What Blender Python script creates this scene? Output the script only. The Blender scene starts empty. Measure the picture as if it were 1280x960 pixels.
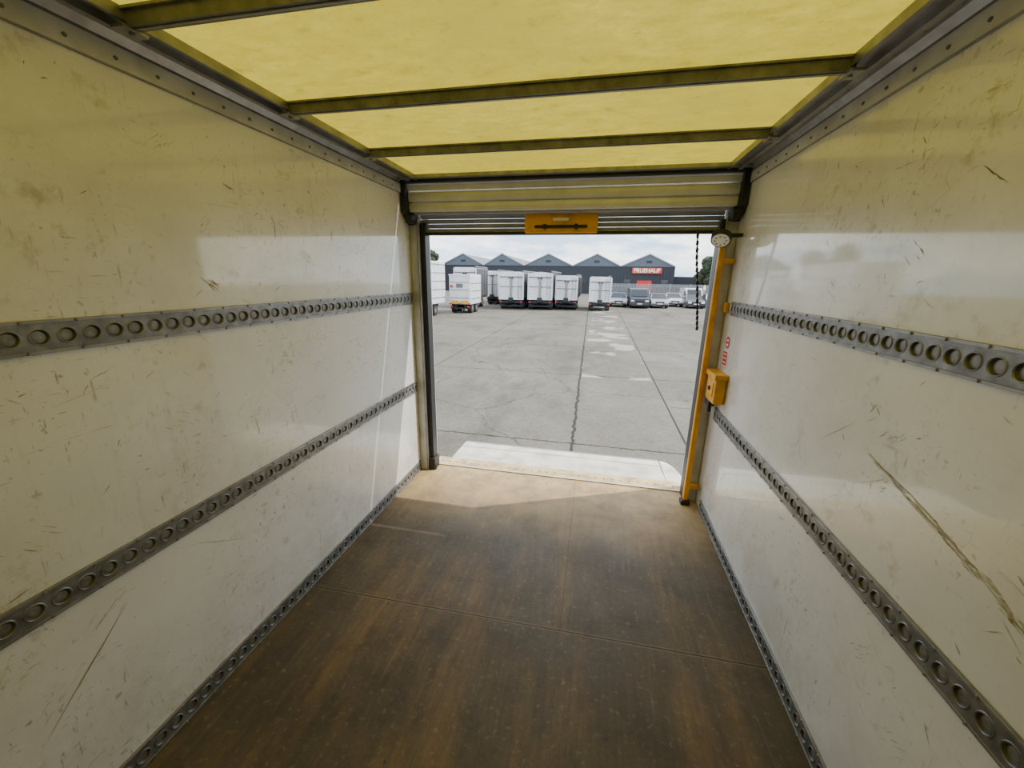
import bpy, bmesh, math, random
from mathutils import Vector, Matrix
random.seed(7)
SC=bpy.context.scene
COL=bpy.context.collection
W=1.05; H=2.13; YF=-1.3; YD=2.70; G=-1.30

# ---------------------------------------------------------------- materials
def newmat(name):
    m=bpy.data.materials.new(name); m.use_nodes=True
    nt=m.node_tree; b=nt.nodes['Principled BSDF']
    return m,nt,b
def math_(nt,op,a,b=None,c=None,clamp=False):
    n=nt.nodes.new('ShaderNodeMath'); n.operation=op; n.use_clamp=clamp
    for i,v in enumerate((a,b,c)):
        if v is None: continue
        if isinstance(v,(int,float)): n.inputs[i].default_value=v
        else: nt.links.new(v,n.inputs[i])
    return n.outputs[0]
def mix(nt,f,a,b):
    n=nt.nodes.new('ShaderNodeMix'); n.data_type='RGBA'
    for i,v in ((0,f),(6,a),(7,b)):
        if isinstance(v,(int,float)): n.inputs[i].default_value=v
        elif isinstance(v,tuple): n.inputs[i].default_value=(v[0],v[1],v[2],1)
        else: nt.links.new(v,n.inputs[i])
    return n.outputs[2]
def noise(nt,vec,scale,detail=4,rough=.55,dist=0):
    n=nt.nodes.new('ShaderNodeTexNoise'); n.inputs['Scale'].default_value=scale
    n.inputs['Detail'].default_value=detail; n.inputs['Roughness'].default_value=rough
    n.inputs['Distortion'].default_value=dist
    if vec is not None: nt.links.new(vec,n.inputs['Vector'])
    return n.outputs[0]
def ramp(nt,f,lo,hi):
    n=nt.nodes.new('ShaderNodeMapRange'); n.clamp=True
    nt.links.new(f,n.inputs[0]); n.inputs[1].default_value=lo; n.inputs[2].default_value=hi
    return n.outputs[0]
def pos(nt):
    return nt.nodes.new('ShaderNodeNewGeometry').outputs['Position']
def mapping(nt,v,rot=(0,0,0),sc=(1,1,1)):
    n=nt.nodes.new('ShaderNodeMapping'); nt.links.new(v,n.inputs[0])
    n.inputs['Rotation'].default_value=rot; n.inputs['Scale'].default_value=sc
    return n.outputs[0]
def bump(nt,b,h,s,d=.01):
    n=nt.nodes.new('ShaderNodeBump'); n.inputs['Strength'].default_value=s; n.inputs['Distance'].default_value=d
    nt.links.new(h,n.inputs['Height']); nt.links.new(n.outputs[0],b.inputs['Normal'])
def simple(name,col,rough=.5,metal=0,var=.12,scale=12,bs=.0):
    m,nt,b=newmat(name); p=pos(nt)
    n=noise(nt,p,scale,5)
    f=ramp(nt,n,.3,.7)
    dark=tuple(c*(1-var) for c in col); lite=tuple(min(1,c*(1+var)) for c in col)
    nt.links.new(mix(nt,f,dark,lite),b.inputs['Base Color'])
    b.inputs['Roughness'].default_value=rough; b.inputs['Metallic'].default_value=metal
    if bs: bump(nt,b,n,bs)
    return m

def wall_mat():
    m,nt,b=newmat('grp_wall'); p=pos(nt)
    base=mix(nt,ramp(nt,noise(nt,p,1.1,4),.3,.7),(.66,.66,.66),(.78,.78,.78))
    g1=ramp(nt,noise(nt,p,1.7,8,.75),.46,.70)
    base=mix(nt,math_(nt,'MULTIPLY',g1,.38),base,(.46,.43,.36))
    n1=ramp(nt,noise(nt,p,2.6,3),.40,.62)
    def streak(rx,sy,sz,lo,hi):
        return ramp(nt,noise(nt,mapping(nt,p,(rx,0,0),(1,sy,sz)),1.0,3,.6),lo,hi)
    ss=[streak(.7,60,9,.635,.71),streak(-.5,9,75,.64,.72),streak(1.1,120,20,.65,.71),streak(.2,25,110,.65,.72),ramp(nt,noise(nt,p,38,2,.5),.66,.73)]
    sc=ss[0]
    for q in ss[1:]: sc=math_(nt,'MAXIMUM',sc,q)
    sc=math_(nt,'MULTIPLY',sc,n1)
    sc=math_(nt,'MULTIPLY',sc,.72)
    c=mix(nt,sc,base,(.24,.21,.15))
    sm=math_(nt,'MULTIPLY',ramp(nt,noise(nt,p,11,5,.7),.57,.70),ramp(nt,noise(nt,p,1.9,2),.44,.58))
    c=mix(nt,math_(nt,'MULTIPLY',sm,.6),c,(.36,.31,.22))
    vr=math_(nt,'MULTIPLY',ramp(nt,noise(nt,mapping(nt,p,(0,0,0),(1,22,1.6)),1.0,5,.65),.56,.75),ramp(nt,noise(nt,p,1.3,2),.45,.6))
    c=mix(nt,math_(nt,'MULTIPLY',vr,.4),c,(.42,.38,.30))
    sep=nt.nodes.new('ShaderNodeSeparateXYZ'); nt.links.new(p,sep.inputs[0])
    low=math_(nt,'MULTIPLY',ramp(nt,sep.outputs[2],.65,.0),ramp(nt,noise(nt,p,5,7,.72),.40,.70))
    c=mix(nt,math_(nt,'MULTIPLY',low,.5),c,(.40,.35,.26))
    nt.links.new(c,b.inputs['Base Color'])
    r=math_(nt,'MULTIPLY_ADD',noise(nt,p,6,4),.25,.20)
    nt.links.new(r,b.inputs['Roughness'])
    b.inputs['Coat Weight'].default_value=.8; b.inputs['Coat Roughness'].default_value=.06
    bump(nt,b,noise(nt,p,3,2),.10,.02)
    return m
def roof_mat():
    m,nt,b=newmat('translucent_grp_roof'); p=pos(nt)
    f=ramp(nt,noise(nt,mapping(nt,p,(0,0,.3),(3,6,3)),3,9,.78),.33,.68)
    d=ramp(nt,noise(nt,p,14,5,.65),.58,.70)
    sp=ramp(nt,noise(nt,p,70,3,.6),.58,.75)
    def tone(a,bb,dk):
        c=mix(nt,f,a,bb)
        c=mix(nt,ramp(nt,noise(nt,p,1.4,5,.6),.42,.72),c,tuple(x*.70 for x in bb))
        c=mix(nt,math_(nt,'MULTIPLY',sp,.3),c,dk)
        return mix(nt,math_(nt,'MULTIPLY',d,.4),c,dk)
    nt.links.new(tone((.40,.32,.035),(.54,.44,.07),(.2,.15,.015)),b.inputs['Base Color']); b.inputs['Roughness'].default_value=.35
    t=nt.nodes.new('ShaderNodeBsdfTranslucent'); nt.links.new(tone((.225,.175,.014),(.35,.280,.034),(.12,.09,.006)),t.inputs[0])
    mx=nt.nodes.new('ShaderNodeMixShader'); mx.inputs[0].default_value=.62
    nt.links.new(b.outputs[0],mx.inputs[1]); nt.links.new(t.outputs[0],mx.inputs[2])
    nt.links.new(mx.outputs[0],nt.nodes['Material Output'].inputs[0])
    return m
def floor_mat():
    m,nt,b=newmat('worn_plywood_floor'); p=pos(nt)
    c=mix(nt,ramp(nt,noise(nt,p,1.6,6,.65),.3,.7),(.060,.046,.030),(.125,.096,.060))
    rust=ramp(nt,noise(nt,mapping(nt,p,(0,0,.35),(3.0,.7,1)),1.1,6,.7),.49,.68)
    c=mix(nt,math_(nt,'MULTIPLY',rust,.72),c,(.235,.145,.060))
    sp=ramp(nt,noise(nt,p,45,3,.6),.58,.78)
    c=mix(nt,math_(nt,'MULTIPLY',sp,.5),c,(.30,.24,.17))
    dk=ramp(nt,noise(nt,p,7,7,.78),.50,.70)
    c=mix(nt,math_(nt,'MULTIPLY',dk,.5),c,(.034,.027,.019))
    # pale dusty scrape marks
    sr=math_(nt,'MULTIPLY',ramp(nt,noise(nt,mapping(nt,p,(0,0,-.25),(40,2.5,1)),1,4,.65),.58,.72),ramp(nt,noise(nt,p,1.7,3),.42,.6))
    c=mix(nt,math_(nt,'MULTIPLY',sr,.35),c,(.30,.24,.17))
    gr=noise(nt,mapping(nt,p,(0,0,0),(60,3,1)),1,3)
    c=mix(nt,math_(nt,'MULTIPLY',ramp(nt,gr,.45,.7),.2),c,(.03,.022,.015))
    sep=nt.nodes.new('ShaderNodeSeparateXYZ'); nt.links.new(p,sep.inputs[0])
    X,Y=sep.outputs[0],sep.outputs[1]
    sunlit_dust=math_(nt,'MULTIPLY',ramp(nt,Y,1.95,2.75),ramp(nt,noise(nt,p,4,7,.7),.18,.60))
    c=mix(nt,math_(nt,'MULTIPLY',sunlit_dust,.85),c,(.60,.42,.20))  # dust by the door, coloured bright warm tan to paint in the sun patch
    j=math_(nt,'ABSOLUTE',math_(nt,'SUBTRACT',Y,math_(nt,'MULTIPLY_ADD',X,.012,1.415)))
    jm=math_(nt,'LESS_THAN',j,.0025)
    j2=math_(nt,'LESS_THAN',math_(nt,'ABSOLUTE',math_(nt,'ADD',X,-.2)),.0018)
    j2=math_(nt,'MULTIPLY',j2,math_(nt,'GREATER_THAN',Y,1.415))
    jl=math_(nt,'LESS_THAN',math_(nt,'ABSOLUTE',math_(nt,'ADD',j,-.006)),.003)
    c=mix(nt,math_(nt,'MULTIPLY',jl,.35),c,(.25,.17,.09))
    c=mix(nt,math_(nt,'MULTIPLY',jm,.85),c,(.012,.01,.007))
    c=mix(nt,math_(nt,'MULTIPLY',j2,.45),c,(.015,.012,.008))
    nt.links.new(c,b.inputs['Base Color'])
    nt.links.new(math_(nt,'MULTIPLY_ADD',noise(nt,p,3,5),.35,.42),b.inputs['Roughness'])
    b.inputs['Specular IOR Level'].default_value=.35
    bump(nt,b,noise(nt,p,60,3),.2,.004)
    return m
def yard_mat():
    m,nt,b=newmat('yard_concrete'); p=pos(nt)
    c=mix(nt,ramp(nt,noise(nt,p,.35,7,.65),.3,.7),(.105,.096,.079),(.180,.166,.139))
    c=mix(nt,math_(nt,'MULTIPLY',ramp(nt,noise(nt,p,9,7,.8),.42,.7),.55),c,(.075,.068,.056))
    c=mix(nt,math_(nt,'MULTIPLY',ramp(nt,noise(nt,p,22,6,.8),.52,.75),.45),c,(.29,.27,.23))
    st=ramp(nt,noise(nt,mapping(nt,p,(0,0,.1),(.6,.25,1)),1,6,.72),.52,.66)
    c=mix(nt,math_(nt,'MULTIPLY',st,.55),c,(.065,.060,.050))
    sep=nt.nodes.new('ShaderNodeSeparateXYZ'); nt.links.new(p,sep.inputs[0])
    X,Y=sep.outputs[0],sep.outputs[1]
    def line(expr,w):
        return math_(nt,'LESS_THAN',math_(nt,'ABSOLUTE',expr),w)
    Xt=math_(nt,'MULTIPLY_ADD',Y,.013,X)
    wf=math_(nt,'MULTIPLY_ADD',noise(nt,p,5,5,.7),.5,-.25)
    l1=line(math_(nt,'ADD',math_(nt,'ADD',Xt,math_(nt,'MULTIPLY',wf,.35)),-.1),.030)
    l2=line(math_(nt,'ADD',math_(nt,'MULTIPLY_ADD',Y,-.012,X),-1.92),.02)
    l3=line(math_(nt,'ADD',Xt,4.6),.02)
    l4=line(math_(nt,'ADD',Xt,-6.6),.02)
    fr=math_(nt,'FRACT',math_(nt,'DIVIDE',math_(nt,'ADD',math_(nt,'ADD',Y,math_(nt,'MULTIPLY',wf,.3)),1.3),5.2))
    l5=line(math_(nt,'ADD',fr,-.5),.0038)
    fr2=math_(nt,'FRACT',math_(nt,'DIVIDE',math_(nt,'ADD',Y,.0),2.6))
    l6=math_(nt,'MULTIPLY',line(math_(nt,'ADD',fr2,-.5),.005),math_(nt,'GREATER_THAN',X,2.1))
    vo=nt.nodes.new('ShaderNodeTexVoronoi'); vo.feature='DISTANCE_TO_EDGE'; vo.inputs['Scale'].default_value=.16
    dv=nt.nodes.new('ShaderNodeVectorMath'); dv.operation='ADD'
    nn=nt.nodes.new('ShaderNodeTexNoise'); nn.inputs['Scale'].default_value=.9; nn.inputs['Detail'].default_value=6; nt.links.new(p,nn.inputs['Vector'])
    nt.links.new(p,dv.inputs[0]); nt.links.new(nn.outputs['Color'],dv.inputs[1]); nt.links.new(dv.outputs[0],vo.inputs['Vector'])
    l7=math_(nt,'MULTIPLY',math_(nt,'LESS_THAN',vo.outputs['Distance'],.0020),.6)
    L=l1
    for q in (l2,l3,l4,l5,l6,l7): L=math_(nt,'MAXIMUM',L,q)
    c=mix(nt,math_(nt,'MULTIPLY',L,.85),c,(.020,.018,.015))
    pa=math_(nt,'MULTIPLY',line(math_(nt,'ADD',X,-1.0),1.0),ramp(nt,noise(nt,mapping(nt,p,(0,0,0),(.45,.55,1)),1.3,5,.6),.545,.575))
    pa=math_(nt,'MULTIPLY',pa,math_(nt,'GREATER_THAN',Y,11.5))
    c=mix(nt,math_(nt,'MULTIPLY',pa,.6),c,(.38,.36,.31))
    nt.links.new(c,b.inputs['Base Color']); b.inputs['Roughness'].default_value=.95
    b.inputs['Specular IOR Level'].default_value=.12
    bump(nt,b,noise(nt,p,25,5),.3,.01)
    return m

M={}
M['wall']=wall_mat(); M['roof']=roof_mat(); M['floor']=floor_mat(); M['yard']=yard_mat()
M['galv']=simple('galvanised_steel',(.20,.20,.198),.42,.6,.35,30,.1)
M['hole']=simple('rail_recess',(.07,.07,.069),.5,.4,.4,40)
M['dish']=simple('rail_dish',(.22,.22,.216),.45,.5,.3,40)
M['alu']=simple('aluminium',(.26,.26,.252),.38,.6,.25,15,.05)
M['bow']=simple('roof_bow_metal',(.17,.17,.15),.5,.4,.35,18,.1)
M['black']=simple('black_plastic',(.014,.014,.016),.5,0,.2)
M['rubber']=simple('rubber',(.02,.02,.02),.8,0,.2)
M['yellow']=simple('yellow_paint',(.70,.34,.010),.42,0,.25,8,.05)
M['white']=simple('white_paint',(.80,.80,.76),.3,0,.06,6)
M['slat']=simple('shutter_slat',(.62,.62,.60),.35,.1,.1,7)
M['slatg']=simple('shutter_slat_grey',(.34,.34,.33),.4,.2,.15,7)
M['frame']=simple('frame_white',(.54,.54,.53),.4,.1,.2,9)
M['lens']=simple('lamp_lens',(.85,.87,.88),.12,0,.03)
M['red']=simple('red_label',(.62,.02,.015),.4,0,.08)
M['lift']=simple('lift_deck_paint',(.60,.57,.49),.5,.1,.28,6,.2)
M['sill']=simple('sill_metal',(.56,.42,.20),.45,.2,.4,9,.1)
M['dark']=simple('dark_chassis',(.02,.021,.024),.7,.2,.3)
M['trail']=simple('trailer_white',(.66,.67,.69),.4,0,.1,2)
M['trailside']=simple('trailer_side',(.11,.115,.125),.5,.1,.15,2)  # shade put into the colour: keeps sunlit sides dark between trailers
M['navy']=simple('cladding_dark',(.018,.023,.034),.6,0,.12,2)
M['gable']=simple('cladding_blue_grey',(.085,.108,.138),.6,0,.1,2)
M['barge']=simple('bargeboard',(.34,.37,.40),.5,0,.05)
M['roofc']=simple('roof_sheet',(.13,.14,.15),.6,0,.12,.6)
M['glass']=simple('dark_glass',(.03,.035,.04),.08,0,.1)
M['carA']=simple('car_silver',(.28,.29,.30),.3,.4,.05)
M['carB']=simple('car_white',(.48,.49,.50),.3,0,.05)
M['carC']=simple('car_dark',(.05,.055,.07),.3,.2,.05)
M['carR']=simple('car_red',(.20,.02,.02),.3,.1,.05)
M['scuff']=simple('scuff_brown',(.27,.19,.10),.7,0,.35,25)
M['scuffd']=simple('scuff_dark',(.11,.09,.07),.7,0,.35,25)
M['scuffl']=simple('scuff_light',(.42,.37,.27),.7,0,.3,25)
M['leaf']=simple('foliage',(.030,.045,.020),.9,0,.5,1.2,.5)
M['bark']=simple('bark',(.06,.05,.04),.9,0,.3)
M['fence']=simple('fence_steel',(.28,.30,.31),.5,.3,.1)

# ---------------------------------------------------------------- mesh builder
class B:
    def __init__(s,name,mats,parent=None):
        s.n=name; s.v=[]; s.f=[]; s.m=[]; s.mats=mats; s.parent=parent; s.sm=[]
    def face(s,pts,mi=0,smooth=False):
        i=len(s.v); s.v+= [tuple(p) for p in pts]; s.f.append(tuple(range(i,i+len(pts)))); s.m.append(mi); s.sm.append(smooth)
    def idx(s,vs,fs,mi=0,smooth=False):
        i=len(s.v); s.v+=[tuple(p) for p in vs]
        for f in fs: s.f.append(tuple(i+k for k in f)); s.m.append(mi); s.sm.append(smooth)
    def box(s,x0,x1,y0,y1,z0,z1,mi=0,bev=0,rot=None):
        bm=bmesh.new(); bmesh.ops.create_cube(bm,size=1)
        for v in bm.verts:
            v.co=Vector(((x0+x1)/2+v.co.x*(x1-x0),(y0+y1)/2+v.co.y*(y1-y0),(z0+z1)/2+v.co.z*(z1-z0)))
        if bev: bmesh.ops.bevel(bm,geom=bm.edges[:],offset=bev,segments=2,affect='EDGES',profile=.5)
        bm.verts.index_update()
        s.idx([v.co.copy() for v in bm.verts],[[v.index for v in f.verts] for f in bm.faces],mi)
        bm.free()
    def prism(s,poly,axis,a,b,mi=0,capmi=None):
        def P(p,t):
            if axis==0: return (t,p[0],p[1])
            if axis==1: return (p[0],t,p[1])
            return (p[0],p[1],t)
        n=len(poly); i=len(s.v)
        s.v+=[P(p,a) for p in poly]+[P(p,b) for p in poly]
        for k in range(n):
            s.f.append((i+k,i+(k+1)%n,i+n+(k+1)%n,i+n+k)); s.m.append(mi); s.sm.append(False)
        cm=mi if capmi is None else capmi
        s.f.append(tuple(i+k for k in range(n))[::-1]); s.m.append(cm); s.sm.append(False)
        s.f.append(tuple(i+n+k for k in range(n))); s.m.append(cm); s.sm.append(False)
    def cyl(s,c,d,r,h,mi=0,seg=20,r2=None):
        d=Vector(d).normalized(); q=d.to_track_quat('Z','Y'); c=Vector(c); r2=r if r2 is None else r2
        vs=[]
        for k in range(seg):
            a=2*math.pi*k/seg
            vs.append(c+q@Vector((r*math.cos(a),r*math.sin(a),-h/2)))
        for k in range(seg):
            a=2*math.pi*k/seg
            vs.append(c+q@Vector((r2*math.cos(a),r2*math.sin(a),h/2)))
        s.idx(vs,[(k,(k+1)%seg,seg+(k+1)%seg,seg+k) for k in range(seg)]+[tuple(range(seg))[::-1],tuple(range(seg,2*seg))],mi)
    def build(s,parent=None):
        me=bpy.data.meshes.new(s.n); me.from_pydata(s.v,[],s.f)
        for m in s.mats: me.materials.append(M[m])
        for p,mi,sm in zip(me.polygons,s.m,s.sm): p.material_index=mi; p.use_smooth=sm
        bm=bmesh.new(); bm.from_mesh(me); bmesh.ops.recalc_face_normals(bm,faces=bm.faces[:]); bm.to_mesh(me); bm.free()
        me.update()
        o=bpy.data.objects.new(s.n,me); COL.objects.link(o)
        pr=parent or s.parent
        if pr: o.parent=pr
        return o
def empty(name,loc=(0,0,0)):
    o=bpy.data.objects.new(name,None); COL.objects.link(o); o.empty_display_size=.1
    return o

# ---------------------------------------------------------------- truck body
YR=2.90
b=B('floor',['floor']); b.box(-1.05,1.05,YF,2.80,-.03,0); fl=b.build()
b=B('screw_heads',['hole'])
for y in (1.385,1.445,2.05,.8,2.7):
    for x in (-.9,-.6,-.3,0,.17,.24,.5,.8): b.cyl((x+random.uniform(-.03,.03),y,.0006),(0,0,1),.005,.001,0,10)
b.build(fl)
walls={}
for nm,sg in (('wall_left',-1),('wall_right',1)):
    b=B(nm,['wall']); x0,x1=sorted((sg*W,sg*(W+.03))); b.box(x0,x1,YF,2.72,-.03,H+.02); walls[sg]=b.build()
b=B('wall_front',['wall']); b.box(-W-.03,W+.03,YF-.03,YF,-.03,H+.02); b.build()
b=B('ceiling',['roof']); b.face([(-1.0,YF,H+.012),(1.0,YF,H+.012),(1.0,2.60,H+.012),(-1.0,2.60,H+.012)]); b.build()

lay=[0]
def scratch(bd,sg,y0,z0,y1,z1,w,mi):
    lay[0]=(lay[0]+1)%40
    x=sg*(W-.0006-lay[0]*.00001); n=7; d=Vector((y1-y0,z1-z0)); L=max(d.length,1e-4); nn=Vector((-d.y,d.x))/L
    top=[];bot=[]
    for k in range(n+1):
        t=k/n; c=Vector((y0,z0))+d*t+nn*random.uniform(-.25,.25)*w*1.5
        ww=w*(.25+.75*math.sin(math.pi*min(1,max(0,t))))*random.uniform(.5,1.1)*.5
        top.append(c+nn*ww); bot.append(c-nn*ww)
    for k in range(n):
        bd.face([(x,bot[k].x,bot[k].y),(x,bot[k+1].x,bot[k+1].y),(x,top[k+1].x,top[k+1].y),(x,top[k].x,top[k].y)],mi)
for sg in (-1,1):
    b=B('scuff_marks',['scuff','scuffd','scuffl'])
    for k in range(300):
        y=random.uniform(.2,2.6); z=random.choice([random.uniform(.1,.65),random.uniform(.76,1.3),random.uniform(1.42,2.0)])
        l=random.choice([.008,.012,.02,.03,.045])*random.uniform(.6,1.3); a=random.choice([.6,.7,-.6,2.2,0,1.2,2.6])+random.uniform(-.4,.4)
        scratch(b,sg,y,z,y+l*math.cos(a),z+l*math.sin(a),random.uniform(.001,.0028),random.choice([0,1,2,2,2]))
    for k in range(24):
        y=random.uniform(.5,2.4); z=random.choice([random.uniform(.15,.6),random.uniform(.8,1.25),random.uniform(1.45,1.9)]); a=random.choice([.7,-.7,2.4])
        for j in range(10):
            yy=y+random.gauss(0,.03); zz=z+random.gauss(0,.02); l=random.uniform(.01,.04)
            scratch(b,sg,yy,zz,yy+l*math.cos(a),zz+l*math.sin(a),random.uniform(.001,.002),random.choice([0,2,2]))
    for k in range(12):
        y=random.uniform(.3,2.5); z=random.choice([random.uniform(.15,.6),random.uniform(.8,1.25),random.uniform(1.45,1.9)])
        l=random.uniform(.1,.2); a=random.choice([.7,.8,-.7,2.4,.1])+random.uniform(-.3,.3)
        scratch(b,sg,y,z,y+l*math.cos(a),z+l*math.sin(a),.0012,2)
    if sg>0:
        # long brown rub on the lower right panel: thin at the door end, broad and broken towards the cab
        for k in range(170):
            t=random.random()**.8; y=1.22-.56*t; z=1.05-.125*t-.02*t*t+random.gauss(0,.0015+.008*t)
            l=random.uniform(.012,.04); scratch(b,sg,y,z,y-l,z-l*.25,random.uniform(.001,.0018+.004*t),random.choice([0,2,2,2]))
        scratch(b,sg,1.22,1.05,1.05,1.02,.004,0); scratch(b,sg,1.06,1.022,.92,.985,.004,2)
        scratch(b,sg,1.12,1.77,1.05,1.72,.003,1); scratch(b,sg,1.45,1.0,1.3,1.12,.002,2)
    else:
        scratch(b,sg,.70,.57,.50,.38,.003,0); scratch(b,sg,.62,.5,.45,.33,.002,2)
        scratch(b,sg,1.26,1.825,1.30,1.81,.008,0); scratch(b,sg,.9,.62,1.1,.5,.003,2)
        for k in range(6): scratch(b,sg,1.13+k*.006,1.5-.01*(k%2),1.16+k*.004,1.46+.01*(k%3),.004,0)
    b.build(walls[sg])

def rail(sg,zc,y0,y1):
    b=B('lashing_rail',['galv','hole','alu','dish'])
    hw=.040; pit=.052; r=.0175; n=16
    X=lambda d: sg*(W-.0005-d)
    cnt=int((y1-y0)/pit); hh=hw-.008
    for k in range(cnt):
        yc=y0+pit*(k+.5)
        sq=[];ci=[];di=[];d2=[]
        for j in range(n):
            a=2*math.pi*j/n+math.pi/4; ca,sa=math.cos(a),math.sin(a)
            m=max(abs(ca),abs(sa)); sq.append((X(.006),yc+ca/m*pit/2,zc+sa/m*hh))
            ci.append((X(.006),yc+r*ca,zc+r*sa)); di.append((X(.0012),yc+r*.80*ca,zc+r*.80*sa)); d2.append((X(.0022),yc+r*.45*ca,zc+r*.45*sa))
        b.idx(sq+ci,[(j,(j+1)%n,n+(j+1)%n,n+j) for j in range(n)],0)
        b.idx(ci+di,[(j,(j+1)%n,n+(j+1)%n,n+j) for j in range(n)],1,True)
        b.idx(di+d2,[(j,(j+1)%n,n+(j+1)%n,n+j) for j in range(n)],3,True)
        b.face(d2,3)
        ri=[(X(.0085),p[1]+(p[1]-yc)*.10,p[2]+(p[2]-zc)*.10) for p in ci]; ro=[(X(.006),p[1]+(p[1]-yc)*.24,p[2]+(p[2]-zc)*.24) for p in ci]
        b.idx(ci+ri+ro,[(j,(j+1)%n,n+(j+1)%n,n+j) for j in range(n)]+[(n+j,n+(j+1)%n,2*n+(j+1)%n,2*n+j) for j in range(n)],0,True)
    ye=y0+cnt*pit
    for s2 in (-1,1):
        za,zb=sorted((zc+s2*hh,zc+s2*hw)); xa,xb=sorted((X(0),X(.009)))
        b.box(xa,xb,y0,ye,za,zb,2,.001)
        for k in range(int((ye-y0)/.104)):
            b.cyl((X(.0105),y0+.05+.104*k,zc+s2*(hh+.004)),(sg*-1,0,0),.0045,.004,0,8,.003)
    return b.build()
for sg in (-1,1):
    for z in (1.366,.707,.043):
        rail(sg,z,YF+.03,2.69 if sg<0 else 2.62)

for k,sg in enumerate((-1,1)):
    b=B('trim_%d'%(k+1),['alu','galv','frame'])
    prof=[(1.049,H-.085),(1.041,H-.085),(1.041,H-.022),(1.022,H-.004),(.985,H-.004),(.985,H-.022),(.965,H-.022),(.965,H-.004),(.925,H-.004),(.925,H-.018),(.915,H-.018),(.915,H+.010),(1.049,H+.010)]
    b.prism([(sg*p[0],p[1]) for p in prof],1,YF,2.60,0)
    b.box(min(sg*1.0405,sg*1.0415),max(sg*1.0405,sg*1.0415),YF,2.60,H-.082,H-.03,2)
    for j in range(36): b.cyl((sg*1.039,YF+.06+j*.106,H-.06),(-sg,0,0),.006,.005,1,8,.004)
    for j in range(36): b.cyl((sg*1.004,YF+.1+j*.106,H-.006),(0,0,-1),.006,.005,1,8,.004)
    b.build()
for y in (-.65,-.12,.42,.95,1.485,2.035):
    b=B('roof_bow',['bow','alu'])
    pr=[(y-.028,H+.008),(y-.028,H+.002),(y-.018,H+.002),(y-.014,H-.026),(y+.014,H-.026),(y+.018,H+.002),(y+.028,H+.002),(y+.028,H+.008)]
    b.prism(pr,0,-.93,.93,0)
    b.box(-.92,.92,y-.004,y+.004,H-.029,H-.025,1,.001)
    for sg in (-1,1):
        b.box(sg*.93-.02,sg*.93+.02,y-.03,y+.03,H-.034,H-.026,1,.001)
        b.cyl((sg*.925,y,H-.037),(0,0,-1),.007,.006,1,8)
    b.build()

df=empty('door_frame')
b=B('frame_posts',['frame','black','alu'])
for sg in (-1,1):
    x0,x1=sorted((sg*.985,sg*1.08)); b.box(x0,x1,2.72,YR,-.03,H+.05,0,.004)
    x0,x1=sorted((sg*.985,sg*1.049)); b.box(x0,x1,2.695,2.72,0.0,1.90,0,.003)
    x0,x1=sorted((sg*(.945 if sg<0 else .962),sg*.985)); b.box(x0,x1,2.72,2.80,.0,1.88,1,.003)
    x0,x1=sorted((sg*.98,sg*.992)); b.box(x0,x1,2.685,2.70,.0,1.88,2,.002)
b.box(-1.08,1.08,2.72,YR,2.0,H+.05,0,.004)
b.build(df)
b=B('top_brackets',['black'])
for sg in (-1,1):
    b.prism([(2.58,2.13),(2.72,2.13),(2.72,1.86),(2.68,1.86),(2.58,1.93)],0,sg*1.048,sg*1.010)
    b.box(min(sg*.985,sg*1.03),max(sg*.985,sg*1.03),2.60,2.70,1.865,1.92,0,.005)
b.build(df)
b=B('roof_end_beam',['black','alu'])
b.box(-1.04,1.04,2.565,2.60,H-.03,H+.015,0,.003)
b.box(-1.04,1.04,2.52,2.56,H-.014,H+.008,1,.003)
b.build(df)
b=B('guide_foot',['black'])
b.box(-.985,-.93,2.70,2.80,0,.10,0,.005); b.cyl((-.935,2.72,.02),(0,0,1),.012,.04,0,12)
b.build(df)

rs=empty('roller_shutter')
b=B('upper_slats',['slat','black'])
zs=[2.125,2.06,1.995,1.935]
for k in range(3):
    za,zb=zs[k],zs[k+1]; y=2.61+.010*k; h=za-zb
    prof=[(y+.02,za),(y+.004,za-.004),(y,za-h*.2),(y-.003,za-h*.5),(y,za-h*.8),(y+.004,zb+.004),(y+.008,zb+.002),(y+.02,zb+.001)]
    b.prism(prof,0,-1.008,1.008,0)
b.build(rs)
b=B('drum_casing',['slatg']); b.box(-1.0,1.0,2.655,2.71,1.925,2.12,0,.006); b.build(rs)
b=B('lower_slats',['slatg','black','alu'])
for k in range(4):
    za=1.935-k*.030; zb=za-.029; y=2.745; h=za-zb
    b.prism([(y+.02,za),(y+.001,za-.004),(y-.006,za-h*.5),(y+.001,zb+.004),(y+.02,zb)],0,-.98,.98,0)
b.box(-.98,.98,2.73,2.775,1.800,1.818,1,.003)
b.box(-.98,.98,2.735,2.77,1.818,1.826,2,.001)
b.build(rs)
b=B('handle_plate',['yellow','black','white'])
b.box(-.235,.235,2.705,2.735,1.806,1.925,0,.006)
b.box(-.17,.17,2.694,2.706,1.836,1.854,1,.006)
b.cyl((-.10,2.692,1.843),(0,1,0),.016,.03,1,14); b.cyl((.10,2.692,1.843),(0,1,0),.016,.03,1,14)
b.box(-.05,.05,2.702,2.706,1.880,1.897,2,.001)
b.build(rs)

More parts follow.
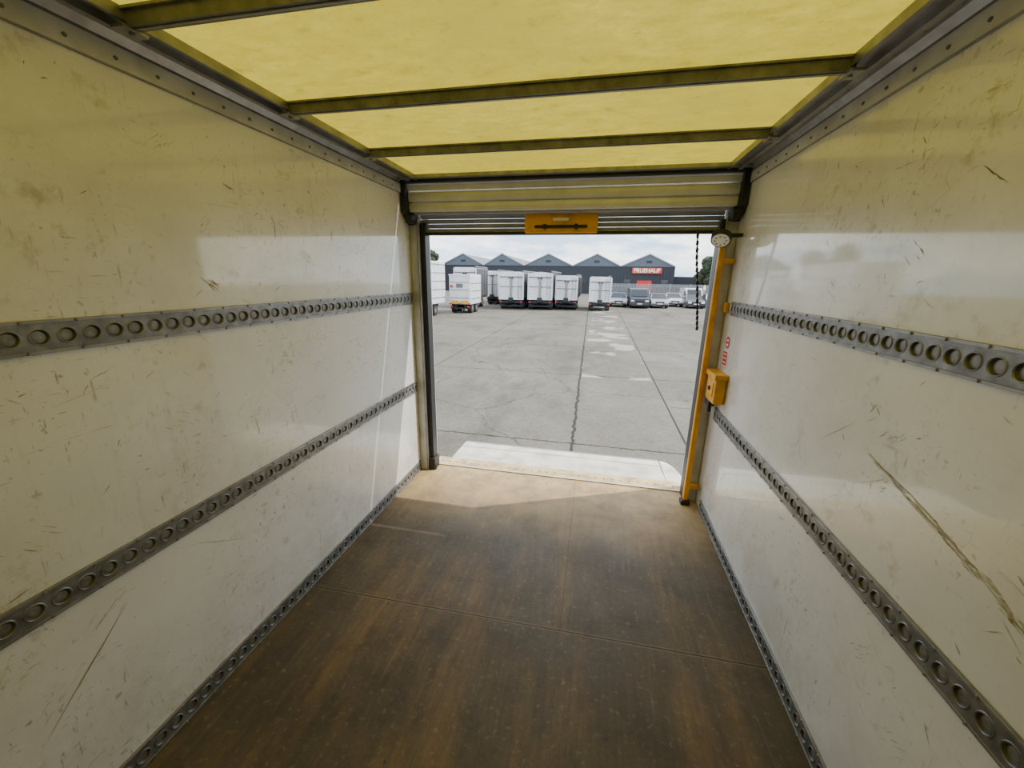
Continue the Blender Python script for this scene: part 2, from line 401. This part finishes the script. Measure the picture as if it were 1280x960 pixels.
gp=empty('grab_pole')
b=B('pole',['yellow','black'])
b.box(.948,.984,2.63,2.67,.03,1.76,0,.012)
b.box(.935,.995,2.62,2.68,0,.03,1,.004)
b.box(.98,1.045,2.64,2.67,.12,.15,0,.003); b.box(.98,1.045,2.64,2.67,1.62,1.65,0,.003)
b.build(gp)
cb=empty('control_box')
b=B('housing',['yellow','black','red'])
b.box(.985,1.048,2.44,2.62,.80,.98,0,.010)
b.prism([(2.43,.985),(2.63,.985),(2.63,.955),(2.43,.955)],0,.975,1.048,0)
b.box(.980,.988,2.47,2.59,.84,.93,0,.004)
b.cyl((.978,2.53,.885),(1,0,0),.014,.012,1,14)
b.box(.99,1.03,2.54,2.62,.76,.80,1,.005)
b.cyl((1.01,2.58,.74),(0,0,1),.012,.05,1,10)
b.build(cb)
b=B('rail_end_clip',['yellow']); b.box(1.03,1.048,2.625,2.68,1.335,1.395,0,.004); b.build()
b=B('warning_label',['red','white'])
x=W-.0015
b.face([(x,2.60,1.02),(x,2.52,1.02),(x,2.52,1.115),(x,2.60,1.115)],1)
b.face([(x-.0005,2.595,1.025),(x-.0005,2.525,1.025),(x-.0005,2.525,1.11),(x-.0005,2.595,1.11)],0)
for k in range(3): b.face([(x-.001,2.585,1.04+k*.025),(x-.001,2.535,1.04+k*.025),(x-.001,2.535,1.047+k*.025),(x-.001,2.585,1.047+k*.025)],1)
ring=[(x-.0005,2.55+.035*math.cos(2*math.pi*k/20),1.165+.035*math.sin(2*math.pi*k/20)) for k in range(20)]
b.face(ring,0); b.face([(x-.001,2.55+.022*math.cos(2*math.pi*k/20),1.165+.022*math.sin(2*math.pi*k/20)) for k in range(20)],1)
b.face([(x-.0015,2.57,1.158),(x-.0015,2.53,1.158),(x-.0015,2.53,1.172),(x-.0015,2.57,1.172)],0)
b.build()
lp=empty('work_lamp')
b=B('lamp_body',['black','lens','alu'])
d=Vector((-.25,-.62,-.74)).normalized(); c=Vector((.935,2.58,1.757))
b.cyl(c,d,.056,.03,0,28,.053); b.cyl(c+d*.016,d,.048,.006,1,28,.045)
q=d.to_track_quat('Z','Y')
for k in range(8):
    a=2*math.pi*k/8; b.cyl(c+d*.0195+q@Vector((.03*math.cos(a),.03*math.sin(a),0)),d,.006,.002,2,10,.005)
b.box(.965,1.045,2.57,2.61,1.765,1.785,0,.004)
b.build(lp)
ch=B('pull_chain',['black'])
pts=[Vector((.83,2.70,1.815)),Vector((.845,2.70,1.65)),Vector((.865,2.69,1.5)),Vector((.885,2.69,1.35)),Vector((.90,2.69,1.22))]
for i in range(len(pts)-1):
    for j in range(8):
        p=pts[i].lerp(pts[i+1],(j+.5)/8)
        if j%2: ch.box(p.x-.008,p.x+.008,p.y-.004,p.y+.004,p.z-.013,p.z+.013,0,.003)
        else: ch.box(p.x-.004,p.x+.004,p.y-.008,p.y+.008,p.z-.014,p.z+.014,0,.003)
ch.build()

b=B('door_sill',['sill','lift','hole'])
b.box(-.985,.985,2.80,YR+.05,-.06,.004,0,.003)
b.box(-.985,.985,2.80,2.82,.004,.008,1,.002)
for k in range(30): b.cyl((-.93+k*.064,2.87,.0045),(0,0,1),.006,.002,2,8)
b.build()
b=B('truck_underframe',['dark','red','white'])
b.box(-1.06,1.06,YF,2.93,-.20,-.065,0,.005)
b.box(-.9,.9,2.80,2.90,-.75,-.62,0,.01)
for sx in (-.45,.45): b.box(sx-.04,sx+.04,YF,2.85,-.45,-.20,0); b.box(sx-.03,sx+.03,2.78,2.86,-.70,-.2,0)
b.build()
tl=empty('tail_lift_platform')
b=B('deck',['lift','alu','yellow'])
b.prism([(2.965,-.03),(3.06,-.03),(3.40,-.045),(3.425,-.06),(3.42,-.07),(3.0,-.09),(2.965,-.08)],0,-.90,.90,0)
for k in (1,4): b.box(-.89,.89,3.05+k*.06,3.056+k*.06,-.045-k*.0012,-.0305-k*.0015,0,.001)
b.box(-.90,.90,2.965,2.985,-.03,-.022,2,.002)
b.box(-.90,.90,3.405,3.43,-.072,-.046,1,.002)
b.build(tl)
b=B('side_flap',['lift','alu'])
ar=[(.91,2.98),(1.03,2.98)]+[(.91+.14*math.cos(a),3.06+.34*math.sin(a)) for a in [k*math.pi/2/8 for k in range(9)]]
b.prism(ar,2,-.085,-.04,0)
b.build(tl)
b=B('hinges',['dark'])
for sx in (-.7,0,.7): b.cyl((sx,2.957,-.05),(1,0,0),.012,.16,0,14)
b.build(tl)

# ---------------------------------------------------------------- yard
b=B('ground',['yard'])
b.face([(-90,-25,G),(90,-25,G),(90,140,G),(-90,140,G)]); b.build()

def wheel(b,x,y,r,w,mt,mr):
    b.cyl((x,y,G+r),(1,0,0),r,w,mt,22); b.cyl((x,y,G+r),(1,0,0),r*.5,w+.02,mr,16)

def trailer(x0,x1,y,top,bot,style,L=9):
    e=empty('tipper_trailer')
    b=B('body',['trail','trailside','dark','red','yellow','black','alu'])
    w=x1-x0; cx=(x0+x1)/2
    prof=[(x0+.08,bot),(x1-.08,bot),(x1,bot+.25),(x1,top-.12),(x1-.08,top),(x0+.08,top),(x0,top-.12),(x0,bot+.25)]
    if style=='round':
        prof=[(x0+.08,bot),(x1-.08,bot),(x1,bot+.25),(x1,top-.35)]+[(cx+w/2*math.cos(a),top-.35+.35*math.sin(a)) for a in [k*math.pi/8 for k in range(1,8)]]+[(x0,top-.35),(x0,bot+.25)]
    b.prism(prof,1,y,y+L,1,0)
    b.box(x0-.02,x0+.10,y-.06,y+.02,bot,top-.1,0,.02); b.box(x1-.10,x1+.02,y-.06,y+.02,bot,top-.1,0,.02)
    b.box(x0+.05,x1-.05,y-.06,y+.02,bot,bot+.14,0,.02); b.box(x0+.05,x1-.05,y-.07,y+.02,top-.5,top-.42,1,.02)
    for k in (1,3): b.box(x0+w*k/4-.03,x0+w*k/4+.03,y-.04,y+.01,bot+.1,top-.5,0,.01)
    b.box(x0+.05,x1-.05,y-.05,y,(bot+top)/2-.1,(bot+top)/2-.05,1,.01)
    b.cyl((cx,y-.16,(bot+top)/2-.25),(0,0,1),.10,(top-bot)*.75,6,14); b.cyl((cx,y-.16,top-.55),(1,0,0),.07,.4,5,10)
    b.box(cx-.22,cx+.22,y-.28,y-.04,bot-.15,bot+.22,5,.03)
    b.cyl((x1-.12,y+L/2,top+.02),(0,1,0),.09,L,1,12)
    for k in range(int(L/.8)): 
        b.box(x1-.01,x1+.05,y+.3+k*.8,y+.38+k*.8,bot+.2,top-.15,1,.01); b.box(x0-.05,x0+.01,y+.3+k*.8,y+.38+k*.8,bot+.2,top-.15,1,.01)
    lx=x1-.5
    b.box(lx,lx+.03,y-.14,y-.11,bot+.1,top-.2,6); b.box(lx+.3,lx+.33,y-.14,y-.11,bot+.1,top-.2,6)
    for k in range(7): b.box(lx,lx+.33,y-.14,y-.11,bot+.2+k*.28,bot+.225+k*.28,6)
    b.build(e)
    c=B('chassis',['dark','rubber','alu','red','white'])
    for sx in (cx-.42,cx+.42): c.box(sx-.07,sx+.07,y+.1,y+L,bot-.35,bot-.05,0)
    c.box(cx-w*.46,cx+w*.46,y+.0,y+.12,bot-.30,bot-.08,0,.02)
    c.box(cx-w*.42,cx+w*.42,y+.05,y+.14,bot-.62,bot-.50,0,.01)
    c.box(cx-w*.46,cx-w*.38,y-.01,y+.0,bot-.24,bot-.16,3); c.box(cx+w*.38,cx+w*.46,y-.01,y+.0,bot-.24,bot-.16,3)
    for yy in ([y+.9,y+2.2,y+3.5] if L>5 else [y+.8,y+2.1]):
        for s2 in (-1,1): wheel(c,cx+s2*(w/2-.22),yy,.42,.34,1,2)
        c.cyl((cx,yy,G+.42),(1,0,0),.07,w-.4,0,12)
    for s2 in (-1,1): 
        c.box(cx+s2*.6-.05,cx+s2*.6+.05,y+L-1.2,y+L-1.1,G,bot-.3,0)
        c.box(cx+s2*(w/2-.22)-.18,cx+s2*(w/2-.22)+.18,y+.35,y+.38,G+.25,bot-.3,0)
    c.build(e)
    return e
trailer(-12.9,-10.7,36,2.39,-.42,'flat',4)
trailer(-11.3,-9.95,41.5,2.2,-.45,'flat',8)
trailer(-8.55,-6.25,36,2.05,-.44,'flat')
trailer(-5.85,-3.63,36,2.05,-.40,'round')
trailer(-3.45,-1.45,37,1.80,-.40,'flat')
trailer(-.38,1.55,37,1.72,-.50,'flat',5)
def box_trailer(x0,x1,y,top,bot,L,mk):
    e=empty('box_trailer')
    b=B('body',['trail','trailside','red','yellow','alu','black'])
    b.box(x0,x1,y,y+L,bot,top,0,.05)
    w=x1-x0
    for k in range(1,5): b.box(x0+w*k/5-.02,x0+w*k/5+.02,y-.03,y+.01,bot+.1,top-.1,0)
    b.box(x0,x1,y-.05,y+.02,bot,bot+.12,1,.01); b.box(x0,x1,y-.05,y+.02,top-.12,top,0,.01)
    for k in range(3): b.box(x0+.1,x1-.1,y-.04,y+.01,bot+.5+k*.6,bot+.53+k*.6,1)
    for k in range(int(L/.6)): b.box(x1-.01,x1+.03,y+.2+k*.6,y+.25+k*.6,bot+.1,top-.1,0)
    for k in range(int((top-bot-.6)/.6)+1): b.box(x1-.005,x1+.012,y+.1,y+L-.1,bot+.4+k*.6,bot+.46+k*.6,1)
    for q in mk: b.box(x0+w*q[0],x0+w*q[1],y-.07,y-.045,bot+q[2],bot+q[3],q[4])
    b.build(e)
    c=B('chassis',['dark','rubber','alu','yellow','red'])
    cx=(x0+x1)/2
    for sx in (cx-.4,cx+.4): c.box(sx-.08,sx+.08,y+.1,y+L,bot-.3,bot,0)
    c.box(cx-w*.45,cx+w*.45,y+.02,y+.14,bot-.35,bot-.25,0)
    c.box(cx-w*.45,cx-w*.35,y-.02,y+.02,bot-.22,bot-.12,4); c.box(cx+w*.35,cx+w*.45,y-.02,y+.02,bot-.22,bot-.12,4)
    for yy in ([y+.8,y+2,y+3.2] if L>4 else [y+.7,y+1.8]):
        for s2 in (-1,1): wheel(c,cx+s2*(w/2-.2),yy,.40,.32,1,2)
        c.cyl((cx,yy,G+.40),(1,0,0),.07,w-.4,0,12)
    for s2 in (-1,1): c.box(cx+s2*.5-.05,cx+s2*.5+.05,y+L-.6,y+L-.5,G,bot-.2,0)
    c.build(e)
box_trailer(-13.6,-11.35,24.6,2.60,-.45,5.2,[])
box_trailer(-11.2,-9.45,30.2,1.72,-.60,3,[(.1,.45,.05,.3,3),(.55,.9,.05,.3,3),(.35,.65,1.3,1.6,1),(.05,.2,1.3,1.5,2)])

wh=empty('warehouse')
Y0=80; D=45
v=[-31.5,-22.5,-14.2,-4.6,4.45,14.24]
pk=[-26.9,-18.7,-9.35,-.05,9.55]
EA=3.85; PK=6.05
b=B('bays',['navy','gable','roofc','barge'])
for k in range(5):
    a,c_,p=v[k],v[k+1],pk[k]
    b.face([(a,Y0,G),(c_,Y0,G),(c_,Y0,EA),(a,Y0,EA)],0)
    b.face([(a,Y0,EA),(c_,Y0,EA),(p,Y0,PK)],1)
    b.face([(a,Y0,EA),(p,Y0,PK),(p,Y0+D,PK),(a,Y0+D,EA)],2); b.face([(c_,Y0,EA),(p,Y0,PK),(p,Y0+D,PK),(c_,Y0+D,EA)],2)
    b.face([(a,Y0+D,G),(c_,Y0+D,G),(c_,Y0+D,EA),(p,Y0+D,PK),(a,Y0+D,EA)],0)
    for (xa,za,xb,zb) in ((a,EA,p,PK),(p,PK,c_,EA)):
        t=.20
        b.idx([(xa,Y0-.15,za),(xb,Y0-.15,zb),(xb,Y0-.15,zb+t),(xa,Y0-.15,za+t),(xa,Y0+.1,za),(xb,Y0+.1,zb),(xb,Y0+.1,zb+t),(xa,Y0+.1,za+t)],
              [(0,1,2,3),(4,5,6,7),(0,1,5,4),(3,2,6,7),(0,3,7,4),(1,2,6,5)],3)
    n=int((c_-a)/.6)
    for j in range(n): b.box(a+j*.6,a+j*.6+.08,Y0-.05,Y0,G,EA,0)
    b.box(a,c_,Y0-.08,Y0,EA-.08,EA+.04,0)
    b.box(p-.5,p+.5,Y0-.06,Y0,EA+.7,EA+1.1,0)
b.face([(v[0],Y0,G),(v[0],Y0+D,G),(v[0],Y0+D,EA),(v[0],Y0,EA)],0); b.face([(v[5],Y0,G),(v[5],Y0+D,G),(v[5],Y0+D,EA),(v[5],Y0,EA)],0)
b.box(14.24,20,Y0+2,Y0+20,G,2.2,0)
b.build(wh)
b=B('doors_windows',['red','glass','barge'])
b.box(7.6,10.3,Y0-.12,Y0,G,1.35,0,.02)
for k in range(6): b.box(7.6,10.3,Y0-.15,Y0-.12,G+.2+k*.4,G+.23+k*.4,0)
for x in (-3,-.5,2,5.2,12): b.box(x,x+1.2,Y0-.1,Y0,.6,1.5,1)
b.build(wh)
sg_=empty('building_sign')
b=B('sign_board',['red']); b.box(6.55,11.9,Y0-.35,Y0-.12,2.62,3.68,0,.03); b.build(sg_)
cu=bpy.data.curves.new('sign_lettering','FONT'); cu.body='FRUEHAUF'; cu.size=1.0; cu.extrude=.02; cu.offset=.03; cu.align_x='CENTER'; cu.align_y='CENTER'
to=bpy.data.objects.new('sign_lettering',cu); COL.objects.link(to); to.location=(9.22,Y0-.38,3.15); to.rotation_euler=(math.pi/2,0,0)
cu.materials.append(M['white']); to.parent=sg_
bpy.context.view_layer.update()
to.scale=(4.7/max(.1,to.dimensions.x),1,1)

def car(x,y,mat,van=False):
    e=empty('van' if van else 'car')
    L=4.6 if van else 4.1; w=1.85 if van else 1.72; h=1.9 if van else 1.42
    z=G
    b=B('body',[mat,'glass','dark','lens','black'])
    if van: low=[(0,.35),(0,.95),(.75,1.12),(1.45,1.85),(1.7,1.95),(L,1.92),(L,.35)]
    else: low=[(0,.28),(0,.68),(.15,.78),(1.05,.92),(L-.7,.95),(L-.05,.88),(L,.30)]
    b.prism([(y+p[0],z+p[1]) for p in low],0,x-w/2,x+w/2,0)
    if not van:
        def sec(yy,zz,ww): return [(x-ww/2,yy,zz),(x+ww/2,yy,zz)]
        A=sec(y+1.0,z+.9,w-.06)+sec(y+L-.5,z+.93,w-.06); T=sec(y+1.75,z+h,w-.4)+sec(y+L-1.15,z+h-.02,w-.4)
        b.face([A[0],A[1],T[1],T[0]],1); b.face([A[2],A[3],T[3],T[2]],1)
        b.face([A[0],A[2],T[2],T[0]],1); b.face([A[1],A[3],T[3],T[1]],1); b.face([T[0],T[1],T[3],T[2]],0)
        for (p,q) in ((A[0],T[0]),(A[1],T[1])):
            p=Vector(p);q=Vector(q); b.cyl((p+q)/2+Vector((0,-.01,0)),q-p,.035,(q-p).length,0,8)
        b.cyl((x,y+1.75,z+h),(1,0,0),.035,w-.4,0,8)
    else:
        b.face([(x-.78,y+.80-.03,z+1.2),(x+.78,y+.80-.03,z+1.2),(x+.72,y+1.36-.03,z+1.8),(x-.72,y+1.36-.03,z+1.8)],1)
        for s2 in (-1,1): b.box(x+s2*(w/2)-.01,x+s2*(w/2)+.01,y+1.1,y+1.9,z+1.1,z+1.6,1)
    zl=z+(.75 if van else .62)
    for s2 in (-1,1):
        b.box(x+s2*(w/2-.22)-.17,x+s2*(w/2-.22)+.17,y-.03,y+.05,zl-.08,zl+.08,3,.02)
        b.box(x+s2*(w/2+.08)-.08,x+s2*(w/2+.08)+.08,y+1.1,y+1.2,z+.95,z+1.08,4,.02)
    b.box(x-.4,x+.4,y-.03,y+.03,zl-.14,zl+.04,4,.01); b.box(x-w/2+.05,x+w/2-.05,y-.04,y+.05,z+.28,z+.42,4,.02)
    b.box(x-.25,x+.25,y-.05,y-.03,z+.42,z+.52,3)
    b.build(e)
    c=B('wheels',['rubber','alu'])
    for yy in (y+.75,y+L-.8):
        for s2 in (-1,1): wheel(c,x+s2*(w/2-.1),yy,.32,.22,0,1)
    c.build(e)
car(2.6,43,'carA'); car(4.6,42,'carC',True); car(6.7,43,'carA'); car(8.7,46,'carB'); car(10.4,44,'carC')
car(3.4,49,'carC'); car(5.8,49,'carB'); car(11.4,49,'carB',True); car(7.8,50,'carR')
car(12.6,45,'carA')
b=B('palisade_fence',['fence'])
for k in range(150):
    x=1.9+k*.14; b.box(x-.035,x+.035,56.0,56.03,G+.05,G+2.3,0)
for z in (.4,2.0): b.box(1.8,23,56.03,56.08,G+z,G+z+.06,0)
for k in range(9): b.box(1.8+k*2.6,1.9+k*2.6,56.03,56.13,G,G+2.35,0)
b.build()
def tree(x,y,h,r):
    e=empty('tree')
    t=B('trunk',['bark']); t.cyl((x,y,G+h*.3),(0,0,1),.28,h*.6,0,12,.16); t.build(e)
    bm=bmesh.new()
    for k in range(16):
        a=random.uniform(0,6.28); rr=random.uniform(0,r*.75); zz=G+h*.45+random.uniform(0,h*.5)
        m=Matrix.Translation((x+rr*math.cos(a),y+rr*math.sin(a),zz))
        bmesh.ops.create_icosphere(bm,subdivisions=3,radius=random.uniform(.28,.5)*r,matrix=m)
    for v_ in bm.verts: v_.co+=Vector((random.gauss(0,1),random.gauss(0,1),random.gauss(0,1)))*.06*r*.8
    me=bpy.data.meshes.new('foliage'); bm.to_mesh(me); bm.free(); me.materials.append(M['leaf'])
    o=bpy.data.objects.new('foliage',me); COL.objects.link(o); o.parent=e
tree(18.2,72,6.3,2.3); tree(21.5,74,6.5,3)
tree(-30,70,7.2,2.2); tree(-35,72,7.5,3.2)

# ---------------------------------------------------------------- light
sun=bpy.data.lights.new('sun','SUN'); sun.energy=6.2; sun.angle=.009; sun.color=(1,.94,.83)
so=bpy.data.objects.new('sun',sun); COL.objects.link(so)
so.rotation_euler=Vector((.91,.40,1.25)).to_track_quat('Z','Y').to_euler(); so.location=(8,6,12)
w=bpy.data.worlds.new('sky'); SC.world=w; w.use_nodes=True; nt=w.node_tree
bg=nt.nodes['Background']; tc=nt.nodes.new('ShaderNodeTexCoord')
mp=mapping(nt,tc.outputs['Generated'],(0,0,.4),(1,1,3.6))
n=noise(nt,mp,4.2,8,.6)
c=mix(nt,ramp(nt,n,.42,.54),(.42,.58,.78),(1.0,1.0,1.0))
c=mix(nt,math_(nt,'MULTIPLY',ramp(nt,noise(nt,mp,8,7,.65),.5,.64),.5),c,(.50,.55,.61))
nt.links.new(c,bg.inputs[0]); bg.inputs[1].default_value=3.6

# ---------------------------------------------------------------- camera
cam=bpy.data.cameras.new('camera'); co=bpy.data.objects.new('camera',cam); COL.objects.link(co); SC.camera=co
f,ps,th,ro=488.4163,.2037,.2657,.016
wv=Vector((-math.sin(ps)*math.cos(th),math.cos(ps)*math.cos(th),-math.sin(th)))
r0=Vector((math.cos(ps),math.sin(ps),0)); u0=r0.cross(wv)
r=r0*math.cos(ro)+u0*math.sin(ro); u=-r0*math.sin(ro)+u0*math.cos(ro)
R=Matrix((r,u,-wv)).transposed().to_4x4()
co.matrix_world=Matrix.Translation((.2556,0,1.5215))@R
cam.sensor_fit='HORIZONTAL'; cam.sensor_width=36; cam.lens=36*f/1280; cam.clip_start=.02; cam.clip_end=500
